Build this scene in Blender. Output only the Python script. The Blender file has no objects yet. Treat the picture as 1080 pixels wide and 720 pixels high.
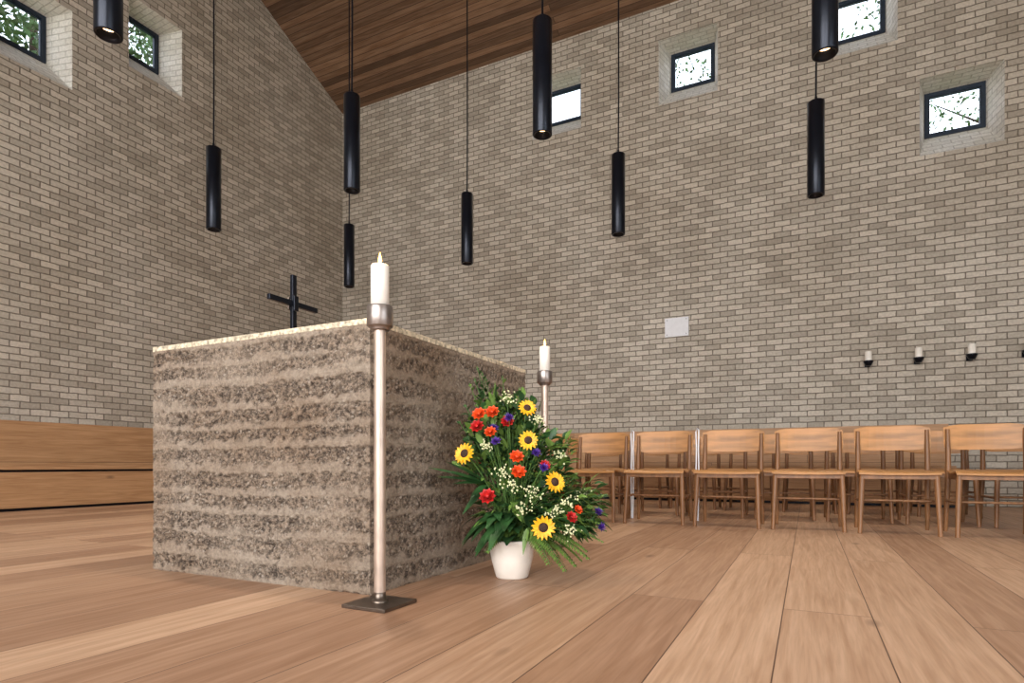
import bpy, math, random
from mathutils import Vector, Matrix, noise
random.seed(7)
scene = bpy.context.scene
scene.view_settings.view_transform = 'Standard'

def S(r, g, b, a=1.0):
    f = lambda c: (c/255/12.92) if c/255 <= 0.04045 else ((c/255+0.055)/1.055)**2.4
    return (f(r), f(g), f(b), a)

# ------------------------------------------------------------ materials
class NT:
    def __init__(s, name):
        s.m = bpy.data.materials.new(name); s.m.use_nodes = True
        s.n = s.m.node_tree.nodes; s.l = s.m.node_tree.links
        s.b = s.n['Principled BSDF']
    def node(s, t, **kw):
        n = s.n.new(t)
        for k, v in kw.items():
            if k.startswith('i_'):
                n.inputs[k[2:].replace('_', ' ')].default_value = v
            else: setattr(n, k, v)
        return n
    def link(s, a, b): s.l.new(a, b)
    def mix(s, fac, a, b, mode='MIX'):
        n = s.n.new('ShaderNodeMix'); n.data_type = 'RGBA'; n.blend_type = mode
        for sock, v in ((n.inputs[0], fac), (n.inputs[6], a), (n.inputs[7], b)):
            if hasattr(v, 'is_output'): s.l.new(v, sock)
            else: sock.default_value = v
        return n.outputs[2]
    def ramp(s, fac, p0, p1, c0=(0, 0, 0, 1), c1=(1, 1, 1, 1)):
        n = s.n.new('ShaderNodeValToRGB')
        n.color_ramp.elements[0].position = p0; n.color_ramp.elements[1].position = p1
        n.color_ramp.elements[0].color = c0; n.color_ramp.elements[1].color = c1
        s.l.new(fac, n.inputs[0]); return n.outputs[0]
    def bump(s, h, strength=0.3, dist=0.01):
        n = s.n.new('ShaderNodeBump'); n.inputs['Strength'].default_value = strength
        n.inputs['Distance'].default_value = dist
        s.l.new(h, n.inputs['Height']); s.l.new(n.outputs[0], s.b.inputs['Normal'])

def simple(name, col, rough=0.5, metal=0.0, var=0.12, vscale=20, emit=None, es=0, **kw):
    t = NT(name)
    tc = t.node('ShaderNodeTexCoord')
    ns = t.node('ShaderNodeTexNoise'); ns.inputs['Scale'].default_value = vscale
    t.link(tc.outputs['Object'], ns.inputs['Vector'])
    dark = tuple(c*(1-var*1.6) for c in col[:3])+(1,)
    lite = tuple(min(1, c*(1+var)) for c in col[:3])+(1,)
    t.link(t.ramp(ns.outputs[0], 0.3, 0.7, dark, lite), t.b.inputs['Base Color'])
    t.b.inputs['Roughness'].default_value = rough
    t.b.inputs['Metallic'].default_value = metal
    if emit:
        t.b.inputs['Emission Color'].default_value = emit
        t.b.inputs['Emission Strength'].default_value = es
    for k, v in kw.items(): t.b.inputs[k.replace('_', ' ')].default_value = v
    return t.m

def mat_brick(name='grey_brick', c1=S(212, 203, 189), c2=S(172, 163, 149), mo=S(126, 117, 105)):
    t = NT(name)
    uv = t.node('ShaderNodeUVMap')
    wob = t.node('ShaderNodeTexNoise'); wob.inputs['Scale'].default_value = 9
    t.link(uv.outputs[0], wob.inputs['Vector'])
    sub = t.node('ShaderNodeVectorMath', operation='SUBTRACT'); sub.inputs[1].default_value = (.5, .5, .5)
    t.link(wob.outputs['Color'], sub.inputs[0])
    sc = t.node('ShaderNodeVectorMath', operation='SCALE'); sc.inputs['Scale'].default_value = 0.016
    t.link(sub.outputs[0], sc.inputs[0])
    ad = t.node('ShaderNodeVectorMath', operation='ADD')
    t.link(uv.outputs[0], ad.inputs[0]); t.link(sc.outputs[0], ad.inputs[1])
    b = t.node('ShaderNodeTexBrick'); b.offset = 0.5
    b.inputs['Scale'].default_value = 1
    b.inputs['Brick Width'].default_value = 0.19
    b.inputs['Row Height'].default_value = 0.072
    b.inputs['Mortar Size'].default_value = 0.008
    b.inputs['Mortar Smooth'].default_value = 0.6
    b.inputs['Bias'].default_value = 0.0
    b.inputs['Color1'].default_value = c1
    b.inputs['Color2'].default_value = c2
    b.inputs['Mortar'].default_value = mo
    t.link(ad.outputs[0], b.inputs['Vector'])
    n1 = t.node('ShaderNodeTexNoise'); n1.inputs['Scale'].default_value = 0.6; n1.inputs['Detail'].default_value = 4
    t.link(uv.outputs[0], n1.inputs['Vector'])
    c = t.mix(t.ramp(n1.outputs[0], .35, .7, (0, 0, 0, 1), (.35, .35, .35, 1)), b.outputs['Color'], S(195, 180, 158), 'MULTIPLY')
    n2 = t.node('ShaderNodeTexNoise'); n2.inputs['Scale'].default_value = 38; n2.inputs['Detail'].default_value = 3
    t.link(uv.outputs[0], n2.inputs['Vector'])
    c = t.mix(.45, c, t.ramp(n2.outputs[0], .3, .7, (.5, .49, .48, 1), (1, 1, 1, 1)), 'MULTIPLY')
    t.link(c, t.b.inputs['Base Color'])
    t.b.inputs['Roughness'].default_value = 0.75
    inv = t.node('ShaderNodeMath', operation='MULTIPLY_ADD'); inv.inputs[1].default_value = -1; inv.inputs[2].default_value = 1
    t.link(b.outputs['Fac'], inv.inputs[0])
    m = t.node('ShaderNodeMath', operation='MULTIPLY_ADD'); m.inputs[1].default_value = .35
    t.link(n2.outputs[0], m.inputs[0]); t.link(inv.outputs[0], m.inputs[2])
    t.bump(m.outputs[0], 0.6, 0.010)
    return t.m

def mat_planks(name, w, l, c1, c2, gap, rough=.4, grain=1.0, bump=.15, knots=True, gapc=S(60, 38, 26), warp=1.0):
    t = NT(name)
    uv = t.node('ShaderNodeUVMap')
    b = t.node('ShaderNodeTexBrick'); b.offset = 0.37; b.offset_frequency = 2
    b.inputs['Scale'].default_value = 1
    b.inputs['Brick Width'].default_value = l
    b.inputs['Row Height'].default_value = w
    b.inputs['Mortar Size'].default_value = gap
    b.inputs['Mortar Smooth'].default_value = 0.1
    b.inputs['Color1'].default_value = (0, 0, 0, 1); b.inputs['Color2'].default_value = (1, 1, 1, 1)
    b.inputs['Mortar'].default_value = (.5, .5, .5, 1)
    t.link(uv.outputs[0], b.inputs['Vector'])
    sh = t.node('ShaderNodeVectorMath', operation='SCALE'); sh.inputs['Scale'].default_value = 7.3
    t.link(b.outputs['Color'], sh.inputs[0])
    ad = t.node('ShaderNodeVectorMath', operation='ADD')
    t.link(uv.outputs[0], ad.inputs[0]); t.link(sh.outputs[0], ad.inputs[1])
    mp = t.node('ShaderNodeMapping'); mp.inputs['Scale'].default_value = (1.3, 22, 1)
    t.link(ad.outputs[0], mp.inputs['Vector'])
    n = t.node('ShaderNodeTexNoise'); n.inputs['Scale'].default_value = 1.2; n.inputs['Detail'].default_value = 6
    n.inputs['Distortion'].default_value = 1.2
    t.link(mp.outputs[0], n.inputs['Vector'])
    base = t.mix(b.outputs['Color'], c1, c2)
    g = t.ramp(n.outputs[0], .32, .68, tuple(1-.38*grain*(1+.25*i) for i in range(3))+(1,), (1, 1, 1, 1))
    c = t.mix(.8, base, g, 'MULTIPLY')
    mp3 = t.node('ShaderNodeMapping'); mp3.inputs['Scale'].default_value = (6, 130, 1)
    t.link(ad.outputs[0], mp3.inputs['Vector'])
    nf = t.node('ShaderNodeTexNoise'); nf.inputs['Scale'].default_value = 1; nf.inputs['Detail'].default_value = 2
    t.link(mp3.outputs[0], nf.inputs['Vector'])
    c = t.mix(.4*grain, c, t.ramp(nf.outputs[0], .35, .6, (.66, .62, .58, 1), (1, 1, 1, 1)), 'MULTIPLY')
    if knots:
        mp2 = t.node('ShaderNodeMapping'); mp2.inputs['Scale'].default_value = (1.4, 3.2, 1)
        t.link(uv.outputs[0], mp2.inputs['Vector'])
        v = t.node('ShaderNodeTexVoronoi'); v.inputs['Scale'].default_value = 1.0
        t.link(mp2.outputs[0], v.inputs['Vector'])
        c = t.mix(t.ramp(v.outputs['Distance'], .015, .09, (.7, .7, .7, 1), (0, 0, 0, 1)), c, S(96, 66, 48))
    n3 = t.node('ShaderNodeTexNoise'); n3.inputs['Scale'].default_value = .9; n3.inputs['Detail'].default_value = 3
    t.link(uv.outputs[0], n3.inputs['Vector'])
    c = t.mix(.5, c, t.ramp(n3.outputs[0], .3, .7, (.78, .76, .74, 1), (1, 1, 1, 1)), 'MULTIPLY')
    c = t.mix(b.outputs['Fac'], c, gapc)
    t.link(c, t.b.inputs['Base Color'])
    t.link(t.ramp(n.outputs[0], .2, .8, (rough+.12,)*3+(1,), (rough,)*3+(1,)), t.b.inputs['Roughness'])
    inv = t.node('ShaderNodeMath', operation='MULTIPLY_ADD'); inv.inputs[1].default_value = -1; inv.inputs[2].default_value = 1
    t.link(b.outputs['Fac'], inv.inputs[0])
    m = t.node('ShaderNodeMath', operation='MULTIPLY_ADD'); m.inputs[1].default_value = .3
    t.link(n.outputs[0], m.inputs[0]); t.link(inv.outputs[0], m.inputs[2])
    t.bump(m.outputs[0], bump, .004)
    return t.m

def mat_wood(name, col, axis=0, rough=.45):
    t = NT(name)
    tc = t.node('ShaderNodeTexCoord'); mp = t.node('ShaderNodeMapping')
    sc = [30, 30, 30]; sc[axis] = 2.5
    mp.inputs['Scale'].default_value = sc
    t.link(tc.outputs['Object'], mp.inputs['Vector'])
    n = t.node('ShaderNodeTexNoise'); n.inputs['Scale'].default_value = 1; n.inputs['Detail'].default_value = 5
    t.link(mp.outputs[0], n.inputs['Vector'])
    d = tuple(c*.62 for c in col[:3])+(1,); li = tuple(min(1, c*1.15) for c in col[:3])+(1,)
    t.link(t.ramp(n.outputs[0], .3, .7, d, li), t.b.inputs['Base Color'])
    t.b.inputs['Roughness'].default_value = rough
    return t.m

def mat_altar():
    t = NT('rammed_earth')
    tc = t.node('ShaderNodeTexCoord')
    at = t.node('ShaderNodeAttribute', attribute_name='rough')
    n1 = t.node('ShaderNodeTexNoise'); n1.inputs['Scale'].default_value = 55; n1.inputs['Detail'].default_value = 8
    n1.inputs['Roughness'].default_value = .8
    t.link(tc.outputs['Object'], n1.inputs['Vector'])
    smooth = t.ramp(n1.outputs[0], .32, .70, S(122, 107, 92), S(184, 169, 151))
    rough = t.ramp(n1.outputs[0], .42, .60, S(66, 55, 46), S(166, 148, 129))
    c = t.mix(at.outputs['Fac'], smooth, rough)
    h = None
    for sc, thr, col in ((48, .50, S(176, 164, 150)), (85, .48, S(156, 142, 128)), (62, .58, S(82, 70, 60))):
        mpv = t.node('ShaderNodeMapping'); mpv.inputs['Location'].default_value = (sc*.13, sc*.7, sc*.31)
        t.link(tc.outputs['Object'], mpv.inputs['Vector'])
        v = t.node('ShaderNodeTexVoronoi'); v.inputs['Scale'].default_value = sc
        t.link(mpv.outputs[0], v.inputs['Vector'])
        peb = t.ramp(v.outputs['Distance'], .22, .32, (1, 1, 1, 1), (0, 0, 0, 1))
        sp = t.node('ShaderNodeSeparateColor'); t.link(v.outputs['Color'], sp.inputs[0])
        sel = t.ramp(sp.outputs[0], thr, thr+.02)
        msk = t.mix(1.0, peb, sel, 'MULTIPLY')
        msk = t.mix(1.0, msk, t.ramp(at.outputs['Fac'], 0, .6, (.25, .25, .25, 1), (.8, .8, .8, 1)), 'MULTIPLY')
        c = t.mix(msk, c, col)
        if h is None: h = msk
    n5 = t.node('ShaderNodeTexNoise'); n5.inputs['Scale'].default_value = 2.2; n5.inputs['Detail'].default_value = 3
    t.link(tc.outputs['Object'], n5.inputs['Vector'])
    c = t.mix(.6, c, t.ramp(n5.outputs[0], .35, .65, S(210, 186, 160), (1, 1, 1, 1)), 'MULTIPLY')
    t.link(c, t.b.inputs['Base Color'])
    t.b.inputs['Roughness'].default_value = .85
    m = t.node('ShaderNodeMath', operation='MULTIPLY_ADD'); m.inputs[1].default_value = .4
    t.link(h, m.inputs[0]); t.link(n1.outputs[0], m.inputs[2])
    t.bump(m.outputs[0], 1.0, .012)
    return t.m

M = {}
M['brick'] = mat_brick()
M['reveal'] = mat_brick('limewashed_brick', S(244, 242, 236), S(228, 225, 216), S(204, 200, 192))  # same brick, lightened to put the daylight on the reveals into its colour
M['floor'] = mat_planks('oak_floor', .25, 3.4, S(214, 178, 148), S(172, 134, 107), .0017, .40, .85, gapc=S(84, 58, 42))
M['ceil'] = mat_planks('ceiling_boards', .09, 9.0, S(154, 124, 98), S(92, 71, 54), .004, .55, 1.3, knots=False, bump=.4)
M['bench'] = mat_planks('oak_bench', .5, 3.1, S(198, 156, 114), S(174, 132, 92), .002, .5, .9)
M['altar'] = mat_altar()
M['slab'] = simple('altar_slab_stone', S(208, 194, 168), .35, var=.4, vscale=60)
M['black'] = simple('black_metal', S(26, 30, 40), .30, .6, vscale=8)
M['frame'] = simple('window_frame_dark', S(34, 46, 62), .45, .2)
M['bronze'] = simple('brushed_steel_cup', S(154, 144, 138), .34, .85, vscale=30)
M['rod'] = simple('pale_brushed_metal_rod', S(194, 174, 158), .38, .55, vscale=12)
M['base'] = simple('dark_steel_base', S(112, 100, 90), .32, .85, vscale=12)
M['wax'] = simple('white_wax', S(238, 232, 222), .45, var=.03)
M['flame'] = simple('flame', S(255, 200, 120), .5, emit=S(255, 190, 90), es=9)
M['bulb'] = simple('lamp_glow', S(255, 220, 180), .5, emit=S(255, 205, 150), es=6)
M['chairwood'] = mat_wood('beech_ply', S(180, 128, 74), 0)
M['chairleg'] = mat_wood('beech_leg', S(136, 94, 58), 2)
M['white'] = simple('white_paint', S(225, 226, 230), .5, var=.03)
M['pot'] = simple('white_ceramic', S(226, 216, 204), .3, var=.03)
M['soil'] = simple('soil', S(50, 36, 26), .9)
M['g1'] = simple('leaf_dark_green', S(44, 80, 38), .5, var=.35, vscale=14)
M['g2'] = simple('leaf_light_green', S(104, 134, 60), .5, var=.3, vscale=14)
M['stem'] = simple('stem_green', S(78, 110, 50), .6)
M['yel'] = simple('petal_yellow', S(244, 176, 24), .5, var=.15, vscale=60)
M['ora'] = simple('petal_orange', S(222, 76, 24), .5, var=.2, vscale=60)
M['red'] = simple('petal_red', S(186, 32, 30), .5, var=.25, vscale=60)
M['pur'] = simple('petal_purple', S(80, 46, 140), .5, var=.25, vscale=60)
M['brown'] = simple('seed_disc', S(56, 32, 16), .8, var=.4, vscale=200)
M['cream'] = simple('petal_cream', S(216, 216, 170), .6, var=.1, vscale=60)
M['bark'] = simple('bark', S(70, 55, 42), .9)
M['tleaf'] = simple('tree_leaf', S(94, 128, 74), .6, var=.4, vscale=2)
M['lawn'] = simple('lawn', S(70, 100, 45), .9, var=.3, vscale=3)
def glassm():
    t = NT('window_glass'); n = t.n
    tr = n.new('ShaderNodeBsdfTransparent'); gl = n.new('ShaderNodeBsdfGlossy'); gl.inputs['Roughness'].default_value = .02
    mx = n.new('ShaderNodeMixShader'); mx.inputs[0].default_value = .05
    t.link(tr.outputs[0], mx.inputs[1]); t.link(gl.outputs[0], mx.inputs[2])
    t.link(mx.outputs[0], n['Material Output'].inputs[0]); return t.m
M['glass'] = glassm()

# ------------------------------------------------------------ mesh builder
class MB:
    def __init__(s): s.v = []; s.f = []; s.m = []; s.sm = []; s.mats = []; s.uv = None
    def mi(s, k):
        if k not in s.mats: s.mats.append(k)
        return s.mats.index(k)
    def add(s, vs, fs, mat, smooth=False):
        o = len(s.v); s.v += [tuple(p) for p in vs]; i = s.mi(mat)
        for f in fs:
            s.f.append(tuple(o+k for k in f)); s.m.append(i); s.sm.append(smooth)
    def box(s, x0, x1, y0, y1, z0, z1, mat, M4=None):
        vs = [Vector((x, y, z)) for z in (z0, z1) for y in (y0, y1) for x in (x0, x1)]
        if M4: vs = [M4 @ p for p in vs]
        s.add(vs, [(0, 2, 3, 1), (4, 5, 7, 6), (0, 1, 5, 4), (2, 6, 7, 3), (0, 4, 6, 2), (1, 3, 7, 5)], mat)
    def path(s, pts, rs, mat, seg=10, caps=True):
        pts = [Vector(p) for p in pts]
        if not hasattr(rs, '__len__'): rs = [rs]*len(pts)
        vs = []; fs = []
        for i, p in enumerate(pts):
            d = (pts[min(i+1, len(pts)-1)]-pts[max(i-1, 0)]).normalized()
            a = Vector((1, 0, 0)) if abs(d.x) < .8 else Vector((0, 1, 0))
            u = d.cross(a).normalized(); w = d.cross(u)
            for k in range(seg):
                t = 2*math.pi*k/seg
                vs.append(p+(u*math.cos(t)+w*math.sin(t))*rs[i])
        for i in range(len(pts)-1):
            for k in range(seg):
                a = i*seg+k; b = i*seg+(k+1) % seg
                fs.append((a, b, b+seg, a+seg))
        s.add(vs, fs, mat, True)
        if caps:
            s.add(vs[:seg], [tuple(range(seg))], mat); s.add(vs[-seg:], [tuple(range(seg))], mat)
    def lathe(s, c, prof, mat, seg=32, smooth=True):
        c = Vector(c); vs = []; fs = []
        for r, z in prof:
            for k in range(seg):
                t = 2*math.pi*k/seg; vs.append(c+Vector((r*math.cos(t), r*math.sin(t), z)))
        for i in range(len(prof)-1):
            for k in range(seg):
                a = i*seg+k; b = i*seg+(k+1) % seg
                fs.append((a, b, b+seg, a+seg))
        s.add(vs, fs, mat, smooth)
    def ball(s, c, r, mat, seg=8, rings=5, sc=(1, 1, 1), R=None):
        prof = [(max(1e-4, math.sin(math.pi*i/rings)), -math.cos(math.pi*i/rings)) for i in range(rings+1)]
        vs = []; fs = []
        for a, z in prof:
            for k in range(seg):
                t = 2*math.pi*k/seg
                p = Vector((a*math.cos(t)*sc[0], a*math.sin(t)*sc[1], z*sc[2]))*r
                if R: p = R @ p
                vs.append(Vector(c)+p)
        for i in range(rings):
            for k in range(seg):
                a = i*seg+k; b = i*seg+(k+1) % seg
                fs.append((a, b, b+seg, a+seg))
        s.add(vs, fs, mat, True)
    def obj(s, name, parent=None, loc=(0, 0, 0), rot=(0, 0, 0), bevel=0, uvf=None, recalc=True, mesh=None):
        if mesh is None:
            me = bpy.data.meshes.new(name)
            me.from_pydata(s.v, [], s.f)
            for k in s.mats: me.materials.append(M[k])
            me.polygons.foreach_set('material_index', s.m)
            me.polygons.foreach_set('use_smooth', s.sm)
            if recalc:
                import bmesh
                bm = bmesh.new(); bm.from_mesh(me); bmesh.ops.recalc_face_normals(bm, faces=bm.faces); bm.to_mesh(me); bm.free()
            if uvf:
                l = me.uv_layers.new(name='UVMap')
                for p in me.polygons:
                    for li in p.loop_indices:
                        l.data[li].uv = uvf(me.vertices[me.loops[li].vertex_index].co, p.normal)
            me.update()
        else: me = mesh
        o = bpy.data.objects.new(name, me); scene.collection.objects.link(o)
        o.location = loc; o.rotation_euler = rot
        if parent: o.parent = parent
        if bevel:
            b = o.modifiers.new('bevel', 'BEVEL'); b.width = bevel; b.segments = 2; b.limit_method = 'ANGLE'
        return o
def empty(name, loc=(0, 0, 0), rot=(0, 0, 0)):
    o = bpy.data.objects.new(name, None); o.empty_display_size = .1
    scene.collection.objects.link(o); o.location = loc; o.rotation_euler = rot; return o

# ------------------------------------------------------------ room
XL, XR, YB, YF = -7.6, 5.0, 8.4, -5.0
EAVE = 6.87; RIDGE_Y = 1.7; SL = .445; RIDGE_Z = EAVE+SL*(YB-RIDGE_Y)
WT = .45
def uv_planar(co, n):
    ax, ay, az = abs(n.x), abs(n.y), abs(n.z)
    if az > .75: return (co.x, co.y) 
    if ax > ay: return (co.y, co.z)
    return (co.x, co.z)

def wall(name, P, u0, u1, wins, gable=None, zt=EAVE):
    b = MB()
    def face_grid(rects, dep):
        us = sorted({u0, u1, *[r[0] for r in rects], *[r[1] for r in rects]})
        zs = sorted({0, zt, *[r[2] for r in rects], *[r[3] for r in rects]})
        for i in range(len(us)-1):
            for j in range(len(zs)-1):
                cu = (us[i]+us[i+1])/2; cz = (zs[j]+zs[j+1])/2
                if any(r[0] < cu < r[1] and r[2] < cz < r[3] for r in rects): continue
                b.add([P(us[i], zs[j], dep), P(us[i+1], zs[j], dep), P(us[i+1], zs[j+1], dep), P(us[i], zs[j+1], dep)], [(0, 1, 2, 3)], 'brick')
        if gable:
            b.add([P(u, z, dep) for u, z in gable], [tuple(range(len(gable)))], 'brick')
    face_grid([w[0] for w in wins], 0)
    face_grid([w[1] for w in wins], WT)
    for o, f in wins:
        oc = [(o[0], o[2]), (o[1], o[2]), (o[1], o[3]), (o[0], o[3])]
        fc = [(f[0], f[2]), (f[1], f[2]), (f[1], f[3]), (f[0], f[3])]
        for k in range(4):
            a, c = oc[k], oc[(k+1) % 4]; d, e = fc[(k+1) % 4], fc[k]
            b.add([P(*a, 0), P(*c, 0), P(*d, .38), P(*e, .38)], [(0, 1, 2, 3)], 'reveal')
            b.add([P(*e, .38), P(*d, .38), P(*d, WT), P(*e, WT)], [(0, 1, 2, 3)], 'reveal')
    for ua in (u0, u1):
        b.add([P(ua, 0, 0), P(ua, 0, WT), P(ua, zt, WT), P(ua, zt, 0)], [(0, 1, 2, 3)], 'brick')
    return b.obj(name, uvf=uv_planar, recalc=False)

wn = [0]
def window(P, f, dep=.36):
    wn[0] += 1
    b = MB(); w = .045
    u0, u1, z0, z1 = f
    def bx(a0, a1, c0, c1, d0, d1, mat):
        vs = [P(a, c, d) for c in (c0, c1) for d in (d0, d1) for a in (a0, a1)]
        b.add(vs, [(0, 2, 3, 1), (4, 5, 7, 6), (0, 1, 5, 4), (2, 6, 7, 3), (0, 4, 6, 2), (1, 3, 7, 5)], mat)
    bx(u0, u1, z0, z0+w, dep, dep+.06, 'frame'); bx(u0, u1, z1-w, z1, dep, dep+.06, 'frame')
    bx(u0, u0+w, z0+w, z1-w, dep, dep+.06, 'frame'); bx(u1-w, u1, z0+w, z1-w, dep, dep+.06, 'frame')
    i = .010
    for r in ((u0+w, u1-w, z0+w, z0+w+i), (u0+w, u1-w, z1-w-i, z1-w), (u0+w, u0+w+i, z0+w+i, z1-w-i), (u1-w-i, u1-w, z0+w+i, z1-w-i)):
        bx(*r, dep+.015, dep+.05, 'frame')
    bx(u0+w+i, u1-w-i, z0+w+i, z1-w-i, dep+.03, dep+.036, 'glass')
    b.obj('window_%d' % wn[0])

def mk(uc, zc, w=.6, h=.54, drop=.36):
    f = (uc-w/2, uc+w/2, zc-h/2, zc+h/2)
    return ((f[0]-.1, f[1]+.09, f[2]-drop, f[3]+.01), f)
Pb = lambda u, z, d: Vector((u, YB+d, z))
Pl = lambda u, z, d: Vector((XL-d, u, z))
wb = [mk(-3.40, 6.10), mk(-1.463, 6.12), mk(.575, 6.15), mk(1.582, 4.715), mk(2.6, 6.12), mk(3.6, 4.715)]
wl = [mk(3.54, 5.42), mk(4.93, 6.08, .52), mk(2.1, 6.08), mk(.4, 5.42)]
wall('wall_back', Pb, XL-WT, XR+WT, wb)
for o, f in wb: window(Pb, f)
gab = [(YF, EAVE), (RIDGE_Y, RIDGE_Z), (YB, EAVE)]
wall('wall_left', Pl, YF, YB, wl, gable=gab)
for o, f in wl: window(Pl, f)
Pr = lambda u, z, d: Vector((XR+d, u, z))
big = (-3.5, 1.5, .3, 3.3)  # opening added in the unseen side wall to let light in
wall('wall_right', Pr, YF, YB, [(big, big)], gable=gab)
Pf = lambda u, z, d: Vector((u, YF-d, z))
big2 = (-5.4, 3.4, .8, 5.2)  # opening invented behind the camera to carry the main area light
wall('wall_front', Pf, XL-WT, XR+WT, [(big2, big2)])
def added_window(P, r, nu):  # glazing for the invented light openings out of view
    wn[0] += 1
    b = MB(); u0, u1, z0, z1 = r
    def bx(a0, a1, c0, c1, d0, d1, mat):
        vs = [P(a, c, d) for c in (c0, c1) for d in (d0, d1) for a in (a0, a1)]
        b.add(vs, [(0, 2, 3, 1), (4, 5, 7, 6), (0, 1, 5, 4), (2, 6, 7, 3), (0, 4, 6, 2), (1, 3, 7, 5)], mat)
    for k in range(nu+1):
        c = u0+.03+(u1-u0-.06)*k/nu; bx(c-.03, c+.03, z0, z1, .2, .26, 'frame')
    bx(u0, u1, z0, z0+.06, .19, .27, 'frame'); bx(u0, u1, z1-.06, z1, .19, .27, 'frame')
    bx(u0, u1, z0, z1, .225, .231, 'glass')
    b.obj('window_%d' % wn[0])
added_window(Pr, big, 4); added_window(Pf, big2, 7)

b = MB(); b.box(XL-WT, XR+WT, YF-WT, YB+WT, -.1, 0, 'floor')
b.obj('floor', uvf=lambda co, n: (co.y, co.x+.07))
b = MB(); b.box(-40, 40, -40, 40, -.25, -.12, 'lawn'); b.obj('ground_lawn')
b = MB()
for ya, yb in ((YB+WT, RIDGE_Y), (RIDGE_Y, YF-WT)):
    z = lambda y: RIDGE_Z-SL*abs(y-RIDGE_Y)
    vs = [(XL-WT, ya, z(ya)), (XR+WT, ya, z(ya)), (XR+WT, yb, z(yb)), (XL-WT, yb, z(yb))]
    vs += [(x, y, q+.2) for x, y, q in vs]
    b.add(vs, [(0, 1, 2, 3), (4, 5, 6, 7), (0, 1, 5, 4), (1, 2, 6, 5), (2, 3, 7, 6), (3, 0, 4, 7)], 'ceil')
b.obj('ceiling', uvf=lambda co, n: (co.x, co.y*1.09))

# ------------------------------------------------------------ altar
AX0, AX1, AY0, AY1, AH = -2.647, -1.41, 1.70, 3.02, 1.0
def build_altar():
    step = .008; pts = []
    def seg(p, q, n):
        L = math.dist(p, q); k = int(L/step)
        for i in range(k):
            t = i/k; pts.append((p[0]+(q[0]-p[0])*t, p[1]+(q[1]-p[1])*t, n))
    cs = [(AX0, AY0), (AX1, AY0), (AX1, AY1), (AX0, AY1)]
    ns = [(0, -1), (1, 0), (0, 1), (-1, 0)]
    for i in range(4): seg(cs[i], cs[(i+1) % 4], ns[i])
    N = len(pts); top = AH-.022; rows = int(top/step)
    vs = []; ra = []; H = .0885
    NN = noise.noise
    for j in range(rows+1):
        z = top*j/rows
        for i, (x, y, n) in enumerate(pts):
            fx = 1.0 if n != (1, 0) else .6
            if i > 0 and pts[i-1][2] != n or i == 0:
                pn = pts[i-1][2]; nx, ny = (n[0]+pn[0])*.7, (n[1]+pn[1])*.7
            else: nx, ny = n
            p = Vector((x, y, z))
            zz = z+.008*math.sin(z*21.0)+.012*NN(Vector((x*1.7, y*1.7, z*1.2)))+.008*NN(Vector((x*8, y*8, z*5)))
            t = (zz/H) % 1.0; li = math.floor(zz/H)
            wob = .22*NN(Vector((x*4, y*4, li*3.7)))+.30*NN(Vector((x*26, y*26, z*26)))+.06*math.sin(li*2.3)
            m = max(0, min(1, (t-(.22+wob))/.14))*max(0, min(1, (1.0+.12*NN(p*30)-t)/.07))
            patch = .6+.7*NN(p*4+Vector((3, 1, 7)))
            m *= max(.3, min(1, patch+.4))
            d = m*(-.003+.012*NN(p*45)+.009*NN(p*90))*fx
            d += .002*NN(p*20)
            if t < .05: d -= .002
            d += .002*(1-m)
            ce = min(abs(x-AX0), abs(x-AX1)) if n[0] == 0 else min(abs(y-AY0), abs(y-AY1))
            d *= .5+.5*min(1, ce/.03)
            e = min(1, (top-z)/.02); d *= .35+.65*e
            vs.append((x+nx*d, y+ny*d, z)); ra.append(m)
    fs = []
    for j in range(rows):
        for i in range(N):
            a = j*N+i; c = j*N+(i+1) % N
            fs.append((a, c, c+N, a+N))
    fs.append(tuple(range(rows*N, rows*N+N)))
    me = bpy.data.meshes.new('rammed_earth_block'); me.from_pydata(vs, [], fs)
    at = me.attributes.new('rough', 'FLOAT', 'POINT'); at.data.foreach_set('value', ra)
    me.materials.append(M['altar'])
    par = empty('altar', ((AX0+AX1)/2, (AY0+AY1)/2, 0))
    o = bpy.data.objects.new('rammed_earth_block', me); scene.collection.objects.link(o)
    o.parent = par; o.location = (-par.location.x, -par.location.y, 0)
    b = MB(); b.box(AX0-.002, AX1+.002, AY0-.002, AY1+.002, top, AH, 'slab')
    b.obj('top_slab', par, loc=o.location, bevel=.003)
build_altar()

# cross on altar
b = MB()
b.box(-.07, .07, -.09, .09, 0, .012, 'black')
b.box(-.010, .010, -.013, .013, .012, .416, 'black')
b.box(-.010, .010, -.155, .155, .260, .286, 'black')
b.box(-.020, -.010, -.022, .022, .24, .305, 'base')
b.box(.010, .022, -.014, .014, .235, .31, 'black')
b.obj('altar_cross', loc=(-2.3, 2.19, AH), bevel=.002)

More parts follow.
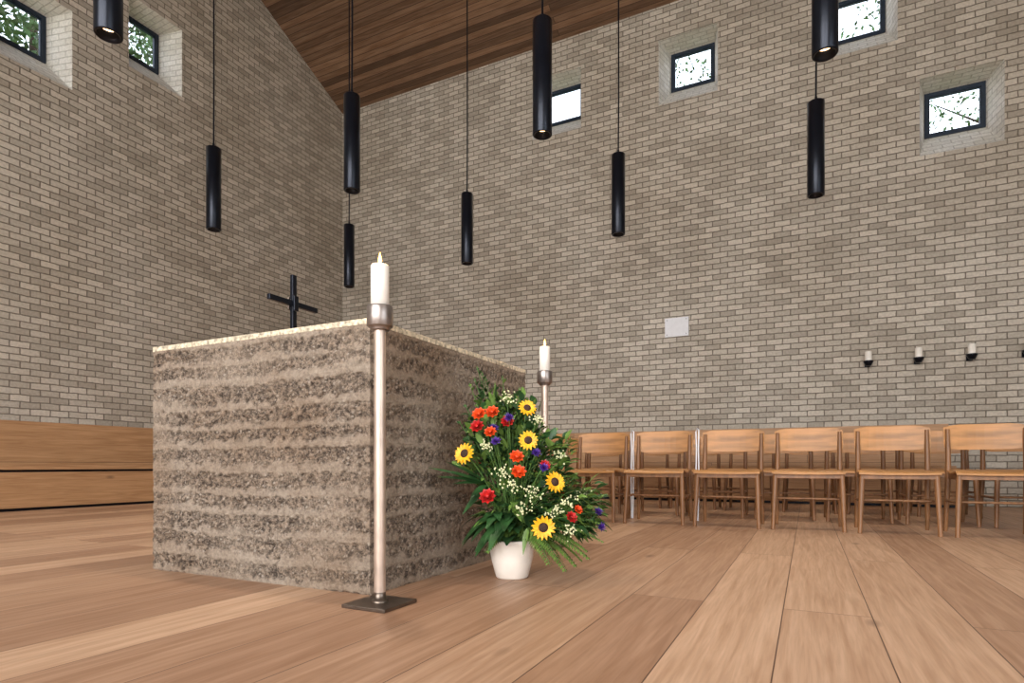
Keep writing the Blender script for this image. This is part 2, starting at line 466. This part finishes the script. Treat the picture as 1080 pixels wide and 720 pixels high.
# ------------------------------------------------------------ candle stands
def flame(b, c, s=1):
    b.lathe(c, [(.0005, 0), (.005*s, .006*s), (.0068*s, .014*s), (.005*s, .024*s), (.0022*s, .034*s), (.0003, .042*s)], 'flame', 12)
def stand(loc):
    e = empty('candle_stand', loc)
    b = MB(); b.box(-.088, .088, -.088, .088, 0, .012, 'base'); b.obj('base_plate', e, bevel=.002)
    b = MB(); b.lathe((0, 0, 0), [(.028, .012), (.028, .018), (.0195, .02), (.0195, .045)], 'base')
    b.lathe((0, 0, 0), [(.0195, .045), (.0195, .93)], 'rod'); b.obj('rod', e)
    b = MB(); b.lathe((0, 0, 0), [(.001, .920), (.030, .920), (.032, .923), (.032, .930), (.042, .932), (.0435, .934), (.0435, .996), (.042, 1.0), (.036, 1.0), (.034, .99), (.001, .99)], 'bronze'); b.obj('candle_cup', e)
    b = MB(); b.lathe((0, 0, 0), [(.001, .99), (.0305, .99), (.0305, 1.134), (.028, 1.139), (.015, 1.135), (.001, 1.133)], 'wax', 24); b.path([(0, 0, 1.133), (0.001, 0, 1.144)], .0012, 'black', 6); b.obj('candle', e)
    b = MB(); flame(b, (0, 0, 1.141)); b.obj('flame', e)
    l = bpy.data.lights.new('flame_light', 'POINT'); l.energy = 1.2; l.color = (1, .6, .25); l.shadow_soft_size = .02
    lo = bpy.data.objects.new('flame_light', l); scene.collection.objects.link(lo); lo.parent = e; lo.location = (0, 0, 1.205)
stand((-1.285, 1.60, 0))
stand((-1.335, 3.12, 0))

# ------------------------------------------------------------ pendants
ZB = 2.92; L = .85
bp = MB()
bp.lathe((0, 0, 0), [(.001, L), (.03, L), (.068, L), (.072, L-.004), (.072, .004), (.069, 0), (.058, 0), (.056, .03), (.042, .05)], 'black', 32)
bp.lathe((0, 0, 0), [(.012, L), (.012, L+.05), (.001, L+.05)], 'black', 16)
bp.lathe((0, 0, 0), [(.042, .05), (.001, .05)], 'bulb', 24)
pend_me = None
for gx, gy in ((-5.50, 2.06), (-3.578, 2.037), (-1.74, 1.98), (.10, 1.95),
               (-5.552, 4.208), (-3.654, 4.159), (-1.766, 4.083), (.095, 4.03),
               (-5.66, 6.385), (-3.717, 6.284), (-1.804, 6.204), (.071, 6.104)):
    e = empty('pendant_lamp', (gx, gy, ZB))
    o = bp.obj('tube', e, mesh=pend_me); pend_me = o.data
    zc = RIDGE_Z-SL*abs(gy-RIDGE_Y)-ZB
    c = MB(); c.path([(0, 0, L+.05), (.004, 0, L+.6), (0, 0, zc)], .008, 'black', 8)
    c.lathe((0, 0, 0), [(.001, zc-.05), (.05, zc-.05), (.05, zc+.01)], 'black', 20)
    c.obj('cable', e)
    l = bpy.data.lights.new('spot', 'SPOT'); l.energy = 65; l.color = (1, .86, .70); l.spot_size = math.radians(100); l.spot_blend = .9; l.shadow_soft_size = .04
    lo = bpy.data.objects.new('spot', l); scene.collection.objects.link(lo); lo.parent = e; lo.location = (0, 0, .02)

# ------------------------------------------------------------ benches
def uvb(co, n):
    if abs(n.z) > .7: return (co.y*.97, co.x+.31)
    if abs(n.x) > abs(n.y): return (co.y, co.z)
    return (co.x, co.z)
b = MB()
b.box(XL+.01, XL+.06, -4.8, YB-.01, .42, .94, 'bench')
b.box(XL+.06, -7.14, -4.8, YB-.01, .42, .46, 'bench')
b.box(XL+.06, -7.17, -4.8, YB-.01, .03, .395, 'bench')
b.box(XL+.06, -7.2, -4.8, YB-.01, 0, .03, 'black')
b.box(XL+.06, -7.19, -4.8, YB-.01, .395, .42, 'black')  # black strip stands in for the shadow seam under the seat
b.obj('wooden_bench', uvf=uvb, bevel=.003)
b = MB()
x1 = 1.45
b.box(-7.1, x1, YB-.06, YB-.01, .42, .94, 'bench')
b.box(-7.1, x1, 7.94, YB-.06, .42, .46, 'bench')
b.box(-7.1, x1, 7.97, YB-.06, .03, .395, 'bench')
b.box(-7.1, x1, 8.0, YB-.06, 0, .03, 'black')
b.box(-7.1, x1, 7.99, YB-.06, .395, .42, 'black')  # shade below this seat, put in as a black strip
b.obj('wooden_bench', uvf=lambda co, n: ((co.x*.97, co.y+.31) if abs(n.z) > .7 else (co.x, co.z)), bevel=.003)

# ------------------------------------------------------------ chairs
c = MB()
def curved_panel(b, w, y, bow, z0, z1, th, mat, lean=0, n=10, r=.02):
    vs = []; fs = []
    for i in range(n+1):
        t = i/n*2-1; x = t*w/2
        yy = y+bow*(1-t*t)
        ins = r if i in (0, n) else (r*.25 if i in (1, n-1) else 0)
        za, zb = z0+ins, z1-ins
        vs += [(x, yy, za), (x, yy+lean, zb), (x, yy+lean+th, zb), (x, yy+th, za)]
    for i in range(n):
        a = i*4; q = a+4
        fs += [(a, a+1, q+1, q), (a+1, a+2, q+2, q+1), (a+2, a+3, q+3, q+2), (a+3, a, q, q+3)]
    fs += [(0, 1, 2, 3), (n*4, n*4+1, n*4+2, n*4+3)]
    b.add(vs, fs, mat)
n = 12; prof = []
for i in range(n+1):
    t = i/n; y = -.215+.43*t
    z = .435-.020*math.sin(math.pi*t)*1.0-(.022*(1-t/.12)**2 if t < .12 else 0)
    prof.append((y, z))
vs = []; fs = []
K = 8
for (y, z) in prof:
    for k in range(K+1):
        s = k/K*2-1; hw = .235-.012*max(0, (y+.02)/.2)
        vs.append((s*hw, y, z+.004*s*s))
off = len(vs); vs += [(x, y, z-.014) for x, y, z in vs]
for i in range(n):
    for k in range(K):
        a = i*(K+1)+k; fs.append((a, a+1, a+K+2, a+K+1)); a += off; fs.append((a, a+1, a+K+2, a+K+1))
for i in range(n):
    for k in (0, K): a = i*(K+1)+k; fs.append((a, a+K+1, a+K+1+off, a+off))
for k in range(K):
    for i in (0, n): a = i*(K+1)+k; fs.append((a, a+1, a+1+off, a+off))
c.add(vs, fs, 'chairwood')
curved_panel(c, .475, .205, .03, .575, .755, .012, 'chairwood', lean=.02)
for sx in (-1, 1):
    c.path([(sx*.228, -.205, 0), (sx*.218, -.178, .26), (sx*.212, -.17, .412)], [.0135, .018, .0175], 'chairleg', 12)
    c.path([(sx*.222, .245, 0), (sx*.215, .185, .40), (sx*.214, .195, .55), (sx*.214, .214, .72)], [.0135, .019, .017, .012], 'chairleg', 12)
    c.box(sx*.208-.010, sx*.208+.010, -.17, .19, .372, .412, 'chairleg')
    c.path([(sx*.220, -.182, .22), (sx*.219, .212, .22)], .010, 'chairleg', 8)
c.box(-.21, .21, -.186, -.166, .372, .412, 'chairleg')
c.box(-.21, .21, .176, .194, .372, .412, 'chairleg')
c.path([(-.219, .01, .22), (.219, .01, .22)], .009, 'chairleg', 8)
cm = None
def chair(x, y, r=0):
    global cm
    o = c.obj('wooden_chair', loc=(x, y, 0), rot=(0, 0, math.radians(r)), mesh=cm, bevel=.0025)
    cm = o.data
random.seed(3)
for i in range(10):
    chair(-2.73+.547*i, 4.92+random.uniform(-.015, .015), random.uniform(-1, 1))
for i in range(8):
    chair(-2.4+.555*i, 5.80+random.uniform(-.02, .02), random.uniform(-2, 2))
for i in range(7):
    chair(-2.2+.555*i, 6.7+random.uniform(-.02, .02), random.uniform(-2, 2))
for x in (-1.363, -.816):
    b = MB(); y = 5.12
    b.path([(x-.012, y, .74), (x, y-.005, .775), (x+.012, y, .755), (x+.008, y, .60), (x+.012, y-.003, .40), (x+.004, y, .006)], .006, 'white', 8)
    b.path([(x-.012, y, .745), (x-.008, y+.003, .60), (x-.012, y, .36), (x-.006, y, .006)], .006, 'white', 8)
    b.obj('white_cord')

# ------------------------------------------------------------ wall items
b = MB(); b.box(-.16, .16, -.025, -.0, -.13, .13, 'white')
for x in (-.13, .13):
    for z in (-.1, .1): b.ball((x, -.026, z), .006, 'black')
b.obj('wall_sign', loc=(-1.612, YB, 2.367), bevel=.003)
for x in (.654, 1.155, 1.652, 2.15, 2.65, 3.15):
    b = MB()
    b.box(-.03, .03, -.012, 0, -.05, .03, 'black')
    b.path([(0, -.01, -.01), (0, -.10, -.01)], .009, 'black', 10)
    b.lathe((0, -.13, 0), [(.001, -.05), (.03, -.05), (.045, -.02), (.055, 0), (.055, .01), (.001, .01)], 'black', 24)
    b.lathe((0, -.13, 0), [(.038, .008), (.038, .118), (.034, .122), (.001, .120)], 'wax', 24)
    b.path([(0, -.13, .12), (.001, -.13, .134)], .0015, 'black', 6)
    b.obj('wall_candle_sconce', loc=(x, YB, 1.70))

# ------------------------------------------------------------ flower arrangement
random.seed(11)
fa = empty('flower_arrangement', (-1.107, 2.24, 0), (0, 0, math.radians(26.3)))
b = MB()
b.lathe((0, 0, 0), [(.001, 0), (.062, 0), (.068, .006), (.086, .075), (.098, .145), (.101, .158), (.097, .162), (.092, .156), (.085, .13)], 'pot', 48)
b.lathe((0, 0, 0), [(.088, .135), (.001, .14)], 'soil', 32)
b.obj('plant_pot', fa)
def frame_of(d):
    d = d.normalized(); a = Vector((0, 0, 1)) if abs(d.z) < .9 else Vector((1, 0, 0))
    u = a.cross(d).normalized(); return u, d.cross(u), d
def leaf(b, p, d, nrm, Ln, W, mat, droop=.3, n=4, pinch=1.0):
    d = d.normalized(); side = d.cross(nrm)
    if side.length < 1e-3: side = Vector((1, 0, 0))
    side.normalize(); up = side.cross(d)
    vs = []; fs = []
    for i in range(n+1):
        t = i/n; w = W*(math.sin(math.pi*(t**.8*.94+.03)))*.5
        q = p+d*(Ln*t)-Vector((0, 0, 1))*(droop*Ln*t*t)
        vs += [q-side*w+up*w*.35, q, q+side*w+up*w*.35]
    for i in range(n):
        a = i*3; fs += [(a, a+1, a+4, a+3), (a+1, a+2, a+5, a+4)]
    b.add(vs, fs, mat, True)
def pos(x, y, t=-.1):
    k = (2.5+t)/2.5
    return Vector(((x-540)/252*k, t, .47+(490-y)/252*k))
ROOT = Vector((0, 0, .15))
fol = MB()
def stem_to(b, p, r=.0025, mat='stem'):
    m = ROOT.lerp(p, .55)+Vector((0, 0, .05))-Vector((p.x, p.y, 0))*.12
    base = ROOT+Vector((random.uniform(-.04, .04), random.uniform(-.04, .04), -.03))
    pts = []
    for i in range(7):
        t = i/6; pts.append(base*(1-t)**2+m*2*t*(1-t)+p*t*t)
    b.path(pts, r, mat, 5, caps=False); return pts
def safe(p):
    return (-1.107+.8965*p.x-.443*p.y) > -1.385
blobs = [(-.06, .60, .14, .17, .13), (.04, .45, .20, .18, .16), (.20, .32, .19, .12, .15), (.03, .30, .17, .12, .17), (.02, .64, .11, .11, .10), (-.1, .48, .13, .11, .12), (.13, .48, .14, .14, .13), (.24, .26, .13, .09, .12)]
cnt = 0
while cnt < 2100:
    bl = random.choice(blobs)
    q = Vector((random.gauss(0, 1), random.gauss(0, 1), random.gauss(0, 1))).normalized()*random.uniform(.45, 1.0)
    p = Vector((bl[0]+q.x*bl[2], q.y*bl[4], bl[1]+q.z*bl[3]))
    if not safe(p): continue
    out = (p-Vector((0, 0, .28))).normalized()
    d = (out+Vector((random.uniform(-.8, .8), random.uniform(-.8, .8), random.uniform(-.4, .7)))).normalized()
    Ln = random.uniform(.035, .075)
    if not safe(p+d*Ln): continue
    leaf(fol, p, d, Vector((random.uniform(-.5, .5), random.uniform(-.5, .5), 1)), Ln, Ln*random.uniform(.25, .55), random.choice(['g1', 'g1', 'g2', 'g2']), random.uniform(.1, .6))
    if cnt % 14 == 0: stem_to(fol, p)
    cnt += 1
for i in range(60):
    a = random.uniform(0, 2*math.pi); p = Vector((.05*math.cos(a), .05*math.sin(a), random.uniform(.17, .26)))
    d = Vector((math.cos(a), math.sin(a), random.uniform(.1, .9)))
    Ln = random.uniform(.12, .20)
    if not safe(p+d.normalized()*Ln): continue
    leaf(fol, p, d, Vector((0, 0, 1)), Ln, random.uniform(.045, .08), 'g1', random.uniform(.35, .9), 7)
for (x, y) in ((452, 490), (462, 500), (470, 484), (478, 508), (496, 524), (488, 540)):
    p = pos(x, y, -.12); s = pos(515, 510, -.05)
    leaf(fol, s, p-s, Vector((0, -.4, 1)), (p-s).length, .035, 'g1', .05, 7)
def sprig(x, y, t, n=18, ll=.03, mat='g1'):
    p = pos(x, y, t); pts = stem_to(fol, p, .002)
    for i in range(n):
        k = .45+.55*i/n; j = min(5, int(k*6)); f = k*6-j
        q = pts[j].lerp(pts[j+1], min(1, f)) if j < 6 else p
        a = i*2.4; dd = (p-pts[4]).normalized()
        u, v, w = frame_of(dd)
        leaf(fol, q, u*math.cos(a)+v*math.sin(a)+w*.7, w, ll, ll*.5, mat, .1, 3)
for a in ((503, 386, -.02), (512, 398, .0), (495, 404, -.05), (522, 404, .03), (548, 408, .05), (561, 420, 0), (490, 426, -.05), (575, 463, -.02), (599, 486, .0), (608, 503, -.05), (624, 526, -.05), (572, 446, .05), (530, 396, .1), (588, 476, -.08), (616, 515, .05), (484, 444, -.08), (508, 392, .04), (500, 398, -.03), (634, 538, 0), (628, 548, -.12)):
    sprig(*a, mat=random.choice(['g1', 'g2']))
def frond(x, y, t, bend=.07):
    p = pos(x, y, t); s = ROOT+Vector((.04, -.03, .06)); mid = (s+p)/2+Vector((0, 0, bend))
    pts = [s*(1-k/12)**2+mid*2*(k/12)*(1-k/12)+p*(k/12)**2 for k in range(13)]
    fol.path(pts, .0018, 'stem', 5, caps=False)
    for i in range(3, 13):
        d = (pts[i]-pts[i-1]).normalized(); sd = d.cross(Vector((0, 0, 1))).normalized()
        for f in (0, .5):
            q = pts[i-1].lerp(pts[i], f); Lf = .06*(1-(i+f-3)/11)+.01
            for sg in (-1, 1): leaf(fol, q, sd*sg+d*.5, Vector((0, 0, 1)), Lf, .012, 'g2', .25, 2)
for a in ((608, 598, -.12), (597, 603, -.16), (620, 582, -.08), (580, 596, -.2), (637, 572, -.05), (512, 583, -.14), (634, 552, -.1), (604, 575, .05), (614, 592, 0), (628, 566, -.14), (588, 590, -.18), (640, 560, .02), (622, 590, -.16)):
    frond(*a)
fol.obj('foliage', fa, recalc=False)
fl = MB()
def sunflower(p, n, R=.043):
    u, v, w = frame_of(n)
    for ring, (k, rr, tilt) in enumerate(((15, 1.0, .12), (13, .86, .32))):
        for i in range(k):
            a = 2*math.pi*i/k+ring*.2+random.uniform(-.06, .06)
            d = u*math.cos(a)+v*math.sin(a)+w*tilt
            leaf(fl, p+(u*math.cos(a)+v*math.sin(a))*R*.3, d, w, R*.75*rr, R*.34, 'yel', 0.05, 4)
    Rm = Matrix((u, v, w)).transposed()
    fl.ball(p+w*.002, R*.42, 'brown', 14, 6, (1, 1, .4), Rm)
def rose(p, n, R=.022, mat='ora'):
    u, v, w = frame_of(n)
    for ring in range(4):
        k = 3+ring*2; tilt = 1.9-ring*.5; r0 = R*(.08+.12*ring)
        for i in range(k):
            a = 2*math.pi*i/k+ring*.7; o = u*math.cos(a)+v*math.sin(a)
            leaf(fl, p+o*r0-w*R*.3, o+w*tilt, w-o, R*1.05, R*.95, mat, 0, 3)
    fl.ball(p-w*R*.1, R*.35, mat, 8, 5)
def spiky(p, n, R=.022, mat='pur'):
    u, v, w = frame_of(n)
    for i in range(30):
        a = i*2.4; t = math.sqrt(i/30)*1.35
        d = (u*math.cos(a)+v*math.sin(a))*math.sin(t)+w*math.cos(t)
        leaf(fl, p, d, w+u*.1, R*random.uniform(.8, 1.2), R*.35, mat, .05, 2)
def umbel(p, n, R=.03, mat='cream', k=26):
    for i in range(k):
        q = p+Vector((random.gauss(0, R*.5), random.gauss(0, R*.5), random.gauss(0, R*.4)))
        fl.ball(q, random.uniform(.0028, .005), mat, 5, 3)
        if i % 4 == 0: fl.path([p-Vector(n).normalized()*.04, q], .0008, 'stem', 4, caps=False)
V = Vector
for (x, y, t, R, dx, dz) in ((490, 478, -.15, .043, -.5, .3), (556, 430, -.13, .036, .2, .5), (557, 464, -.19, .038, .1, .1), (585, 508, -.20, .042, .5, .3), (573, 556, -.22, .046, .1, .0),
                             (520, 520, .16, .04, -.5, -2), (560, 455, .17, .04, 1, -2)):
    p = pos(x, y, t); n = V((dx, -1, dz)) if t < 0 else V((dx, 1, .3))
    stem_to(fl, p-n.normalized()*.01, .003); sunflower(p, n, R)
for (x, y, t, m, R) in ((505, 436, -.16, 'ora', .021), (519, 434, -.15, 'ora', .021), (503, 449, -.16, 'red', .021), (535, 444, -.14, 'red', .02), (545, 481, -.2, 'ora', .021), (547, 497, -.2, 'ora', .022),
                     (514, 523, -.2, 'red', .024), (603, 545, -.19, 'red', .018), (610, 537, -.15, 'ora', .014), (517, 455, -.17, 'ora', .018), (575, 490, -.2, 'red', .016), (548, 440, .12, 'red', .02), (590, 520, .12, 'ora', .02), (510, 490, .12, 'red', .02)):
    p = pos(x, y, t); n = V((p.x*2, -1 if t < 0 else 1, .6)); stem_to(fl, p, .0025); rose(p, n, R, m)
for (x, y, t) in ((537, 441, -.16), (523, 466, -.19), (573, 494, -.21), (521, 452, -.14), (630, 540, -.1), (565, 478, -.18), (633, 556, -.1), (540, 455, .13)):
    p = pos(x, y, t); stem_to(fl, p, .002); spiky(p, V((p.x*2, -1 if t < 0 else 1, .8)), .023)
for (x, y, t, R) in ((562, 520, -.19, .04), (540, 512, -.21, .035), (598, 530, -.17, .035), (550, 538, -.21, .035), (530, 498, -.2, .03), (585, 540, -.2, .03), (535, 420, -.1, .03), (600, 560, -.16, .03), (513, 470, -.18, .025), (566, 442, -.12, .025), (590, 480, -.08, .03), (575, 525, .1, .04), (530, 470, .12, .04), (612, 520, 0, .03)):
    p = pos(x, y, t); stem_to(fl, p, .0018); umbel(p, V((0, -.5, 1)), R, 'cream', 34)
fl.obj('blossoms', fa, recalc=False)

# ------------------------------------------------------------ trees outside
def tree(loc, blobs, nleaf, seed, size=.13):
    random.seed(seed)
    b = MB(); lx, ly = loc
    top = max(q[2] for q in blobs)
    b.path([(lx, ly, -.13), (lx+.1, ly, 2), (lx-.1, ly+.1, top*.6), (lx, ly, top)], [.25, .2, .14, .05], 'bark', 10)
    for cx, cy, cz, r in blobs:
        for k in range(5):
            e = V((cx+random.uniform(-r, r)*.8, cy+random.uniform(-r, r)*.6, cz+random.uniform(-r, r)*.7))
            s = V((lx, ly, max(2, cz-r*1.2)))
            b.path([s, (s+e)/2+V((0, 0, .3)), e], [.04, .022, .008], 'bark', 6)
        for k in range(nleaf):
            q = V((random.gauss(0, 1), random.gauss(0, 1), random.gauss(0, 1))).normalized()*r*random.random()**.45
            p = V((cx, cy, cz))+q
            d = V((random.uniform(-1, 1), random.uniform(-1, 1), random.uniform(-1, .6)))
            leaf(b, p, d, V((random.uniform(-1, 1), random.uniform(-1, 1), 1)), size*random.uniform(.7, 1.4), size*.6, 'tleaf', .2, 2)
    b.obj('tree', recalc=False)
tree((-11.8, 5.5), [(-11.5, 4.7, 6.9, 1.3), (-11.8, 6.9, 8.2, 1.5), (-12, 3, 6.5, 1.3)], 2200, 1)
tree((3.8, 14.5), [(3.0, 14, 7.3, 1.1), (1.6, 14.2, 9.2, 1.0), (4.5, 14.5, 7, 1.3)], 450, 2, .1)
tree((-3.9, 15.5), [(-2.6, 15, 9.7, 1.0), (-3.9, 15.5, 9, .9)], 330, 4, .1)

# ------------------------------------------------------------ world & lights
w = bpy.data.worlds.new('sky'); scene.world = w; w.use_nodes = True
nt = w.node_tree; bg = nt.nodes['Background']
tc = nt.nodes.new('ShaderNodeTexCoord'); sp = nt.nodes.new('ShaderNodeSeparateXYZ'); rp = nt.nodes.new('ShaderNodeValToRGB')
nt.links.new(tc.outputs['Generated'], sp.inputs[0]); nt.links.new(sp.outputs[2], rp.inputs[0]); nt.links.new(rp.outputs[0], bg.inputs[0])
rp.color_ramp.elements[0].color = (.95, .97, 1, 1); rp.color_ramp.elements[1].color = (.62, .78, 1, 1)
bg.inputs[1].default_value = 3.0

def area(name, loc, rot, sx, sy, e, col):
    l = bpy.data.lights.new(name, 'AREA'); l.shape = 'RECTANGLE'; l.size = sx; l.size_y = sy; l.energy = e; l.color = col
    o = bpy.data.objects.new(name, l); scene.collection.objects.link(o); o.location = loc; o.rotation_euler = rot
area('daylight_front_window', (-1.0, YF-.5, 3.0), (math.radians(90), 0, 0), 8.6, 4.2, 1150, (1, .98, .96))  # added area light outside the invented opening, standing in for sky
area('daylight_side_window', (XR+.5, -1.0, 1.8), (math.radians(90), 0, math.radians(90)), 4.8, 2.8, 130, (.85, .92, 1))  # weaker cool fill, added beyond the invented side opening

cam = bpy.data.cameras.new('camera'); co = bpy.data.objects.new('camera', cam); scene.collection.objects.link(co)
co.location = (0, 0, .47); co.rotation_euler = (math.radians(90), 0, math.radians(26.3))
cam.sensor_width = 36; cam.lens = 21.0; cam.shift_y = 130/1080; cam.clip_start = .05
scene.camera = co
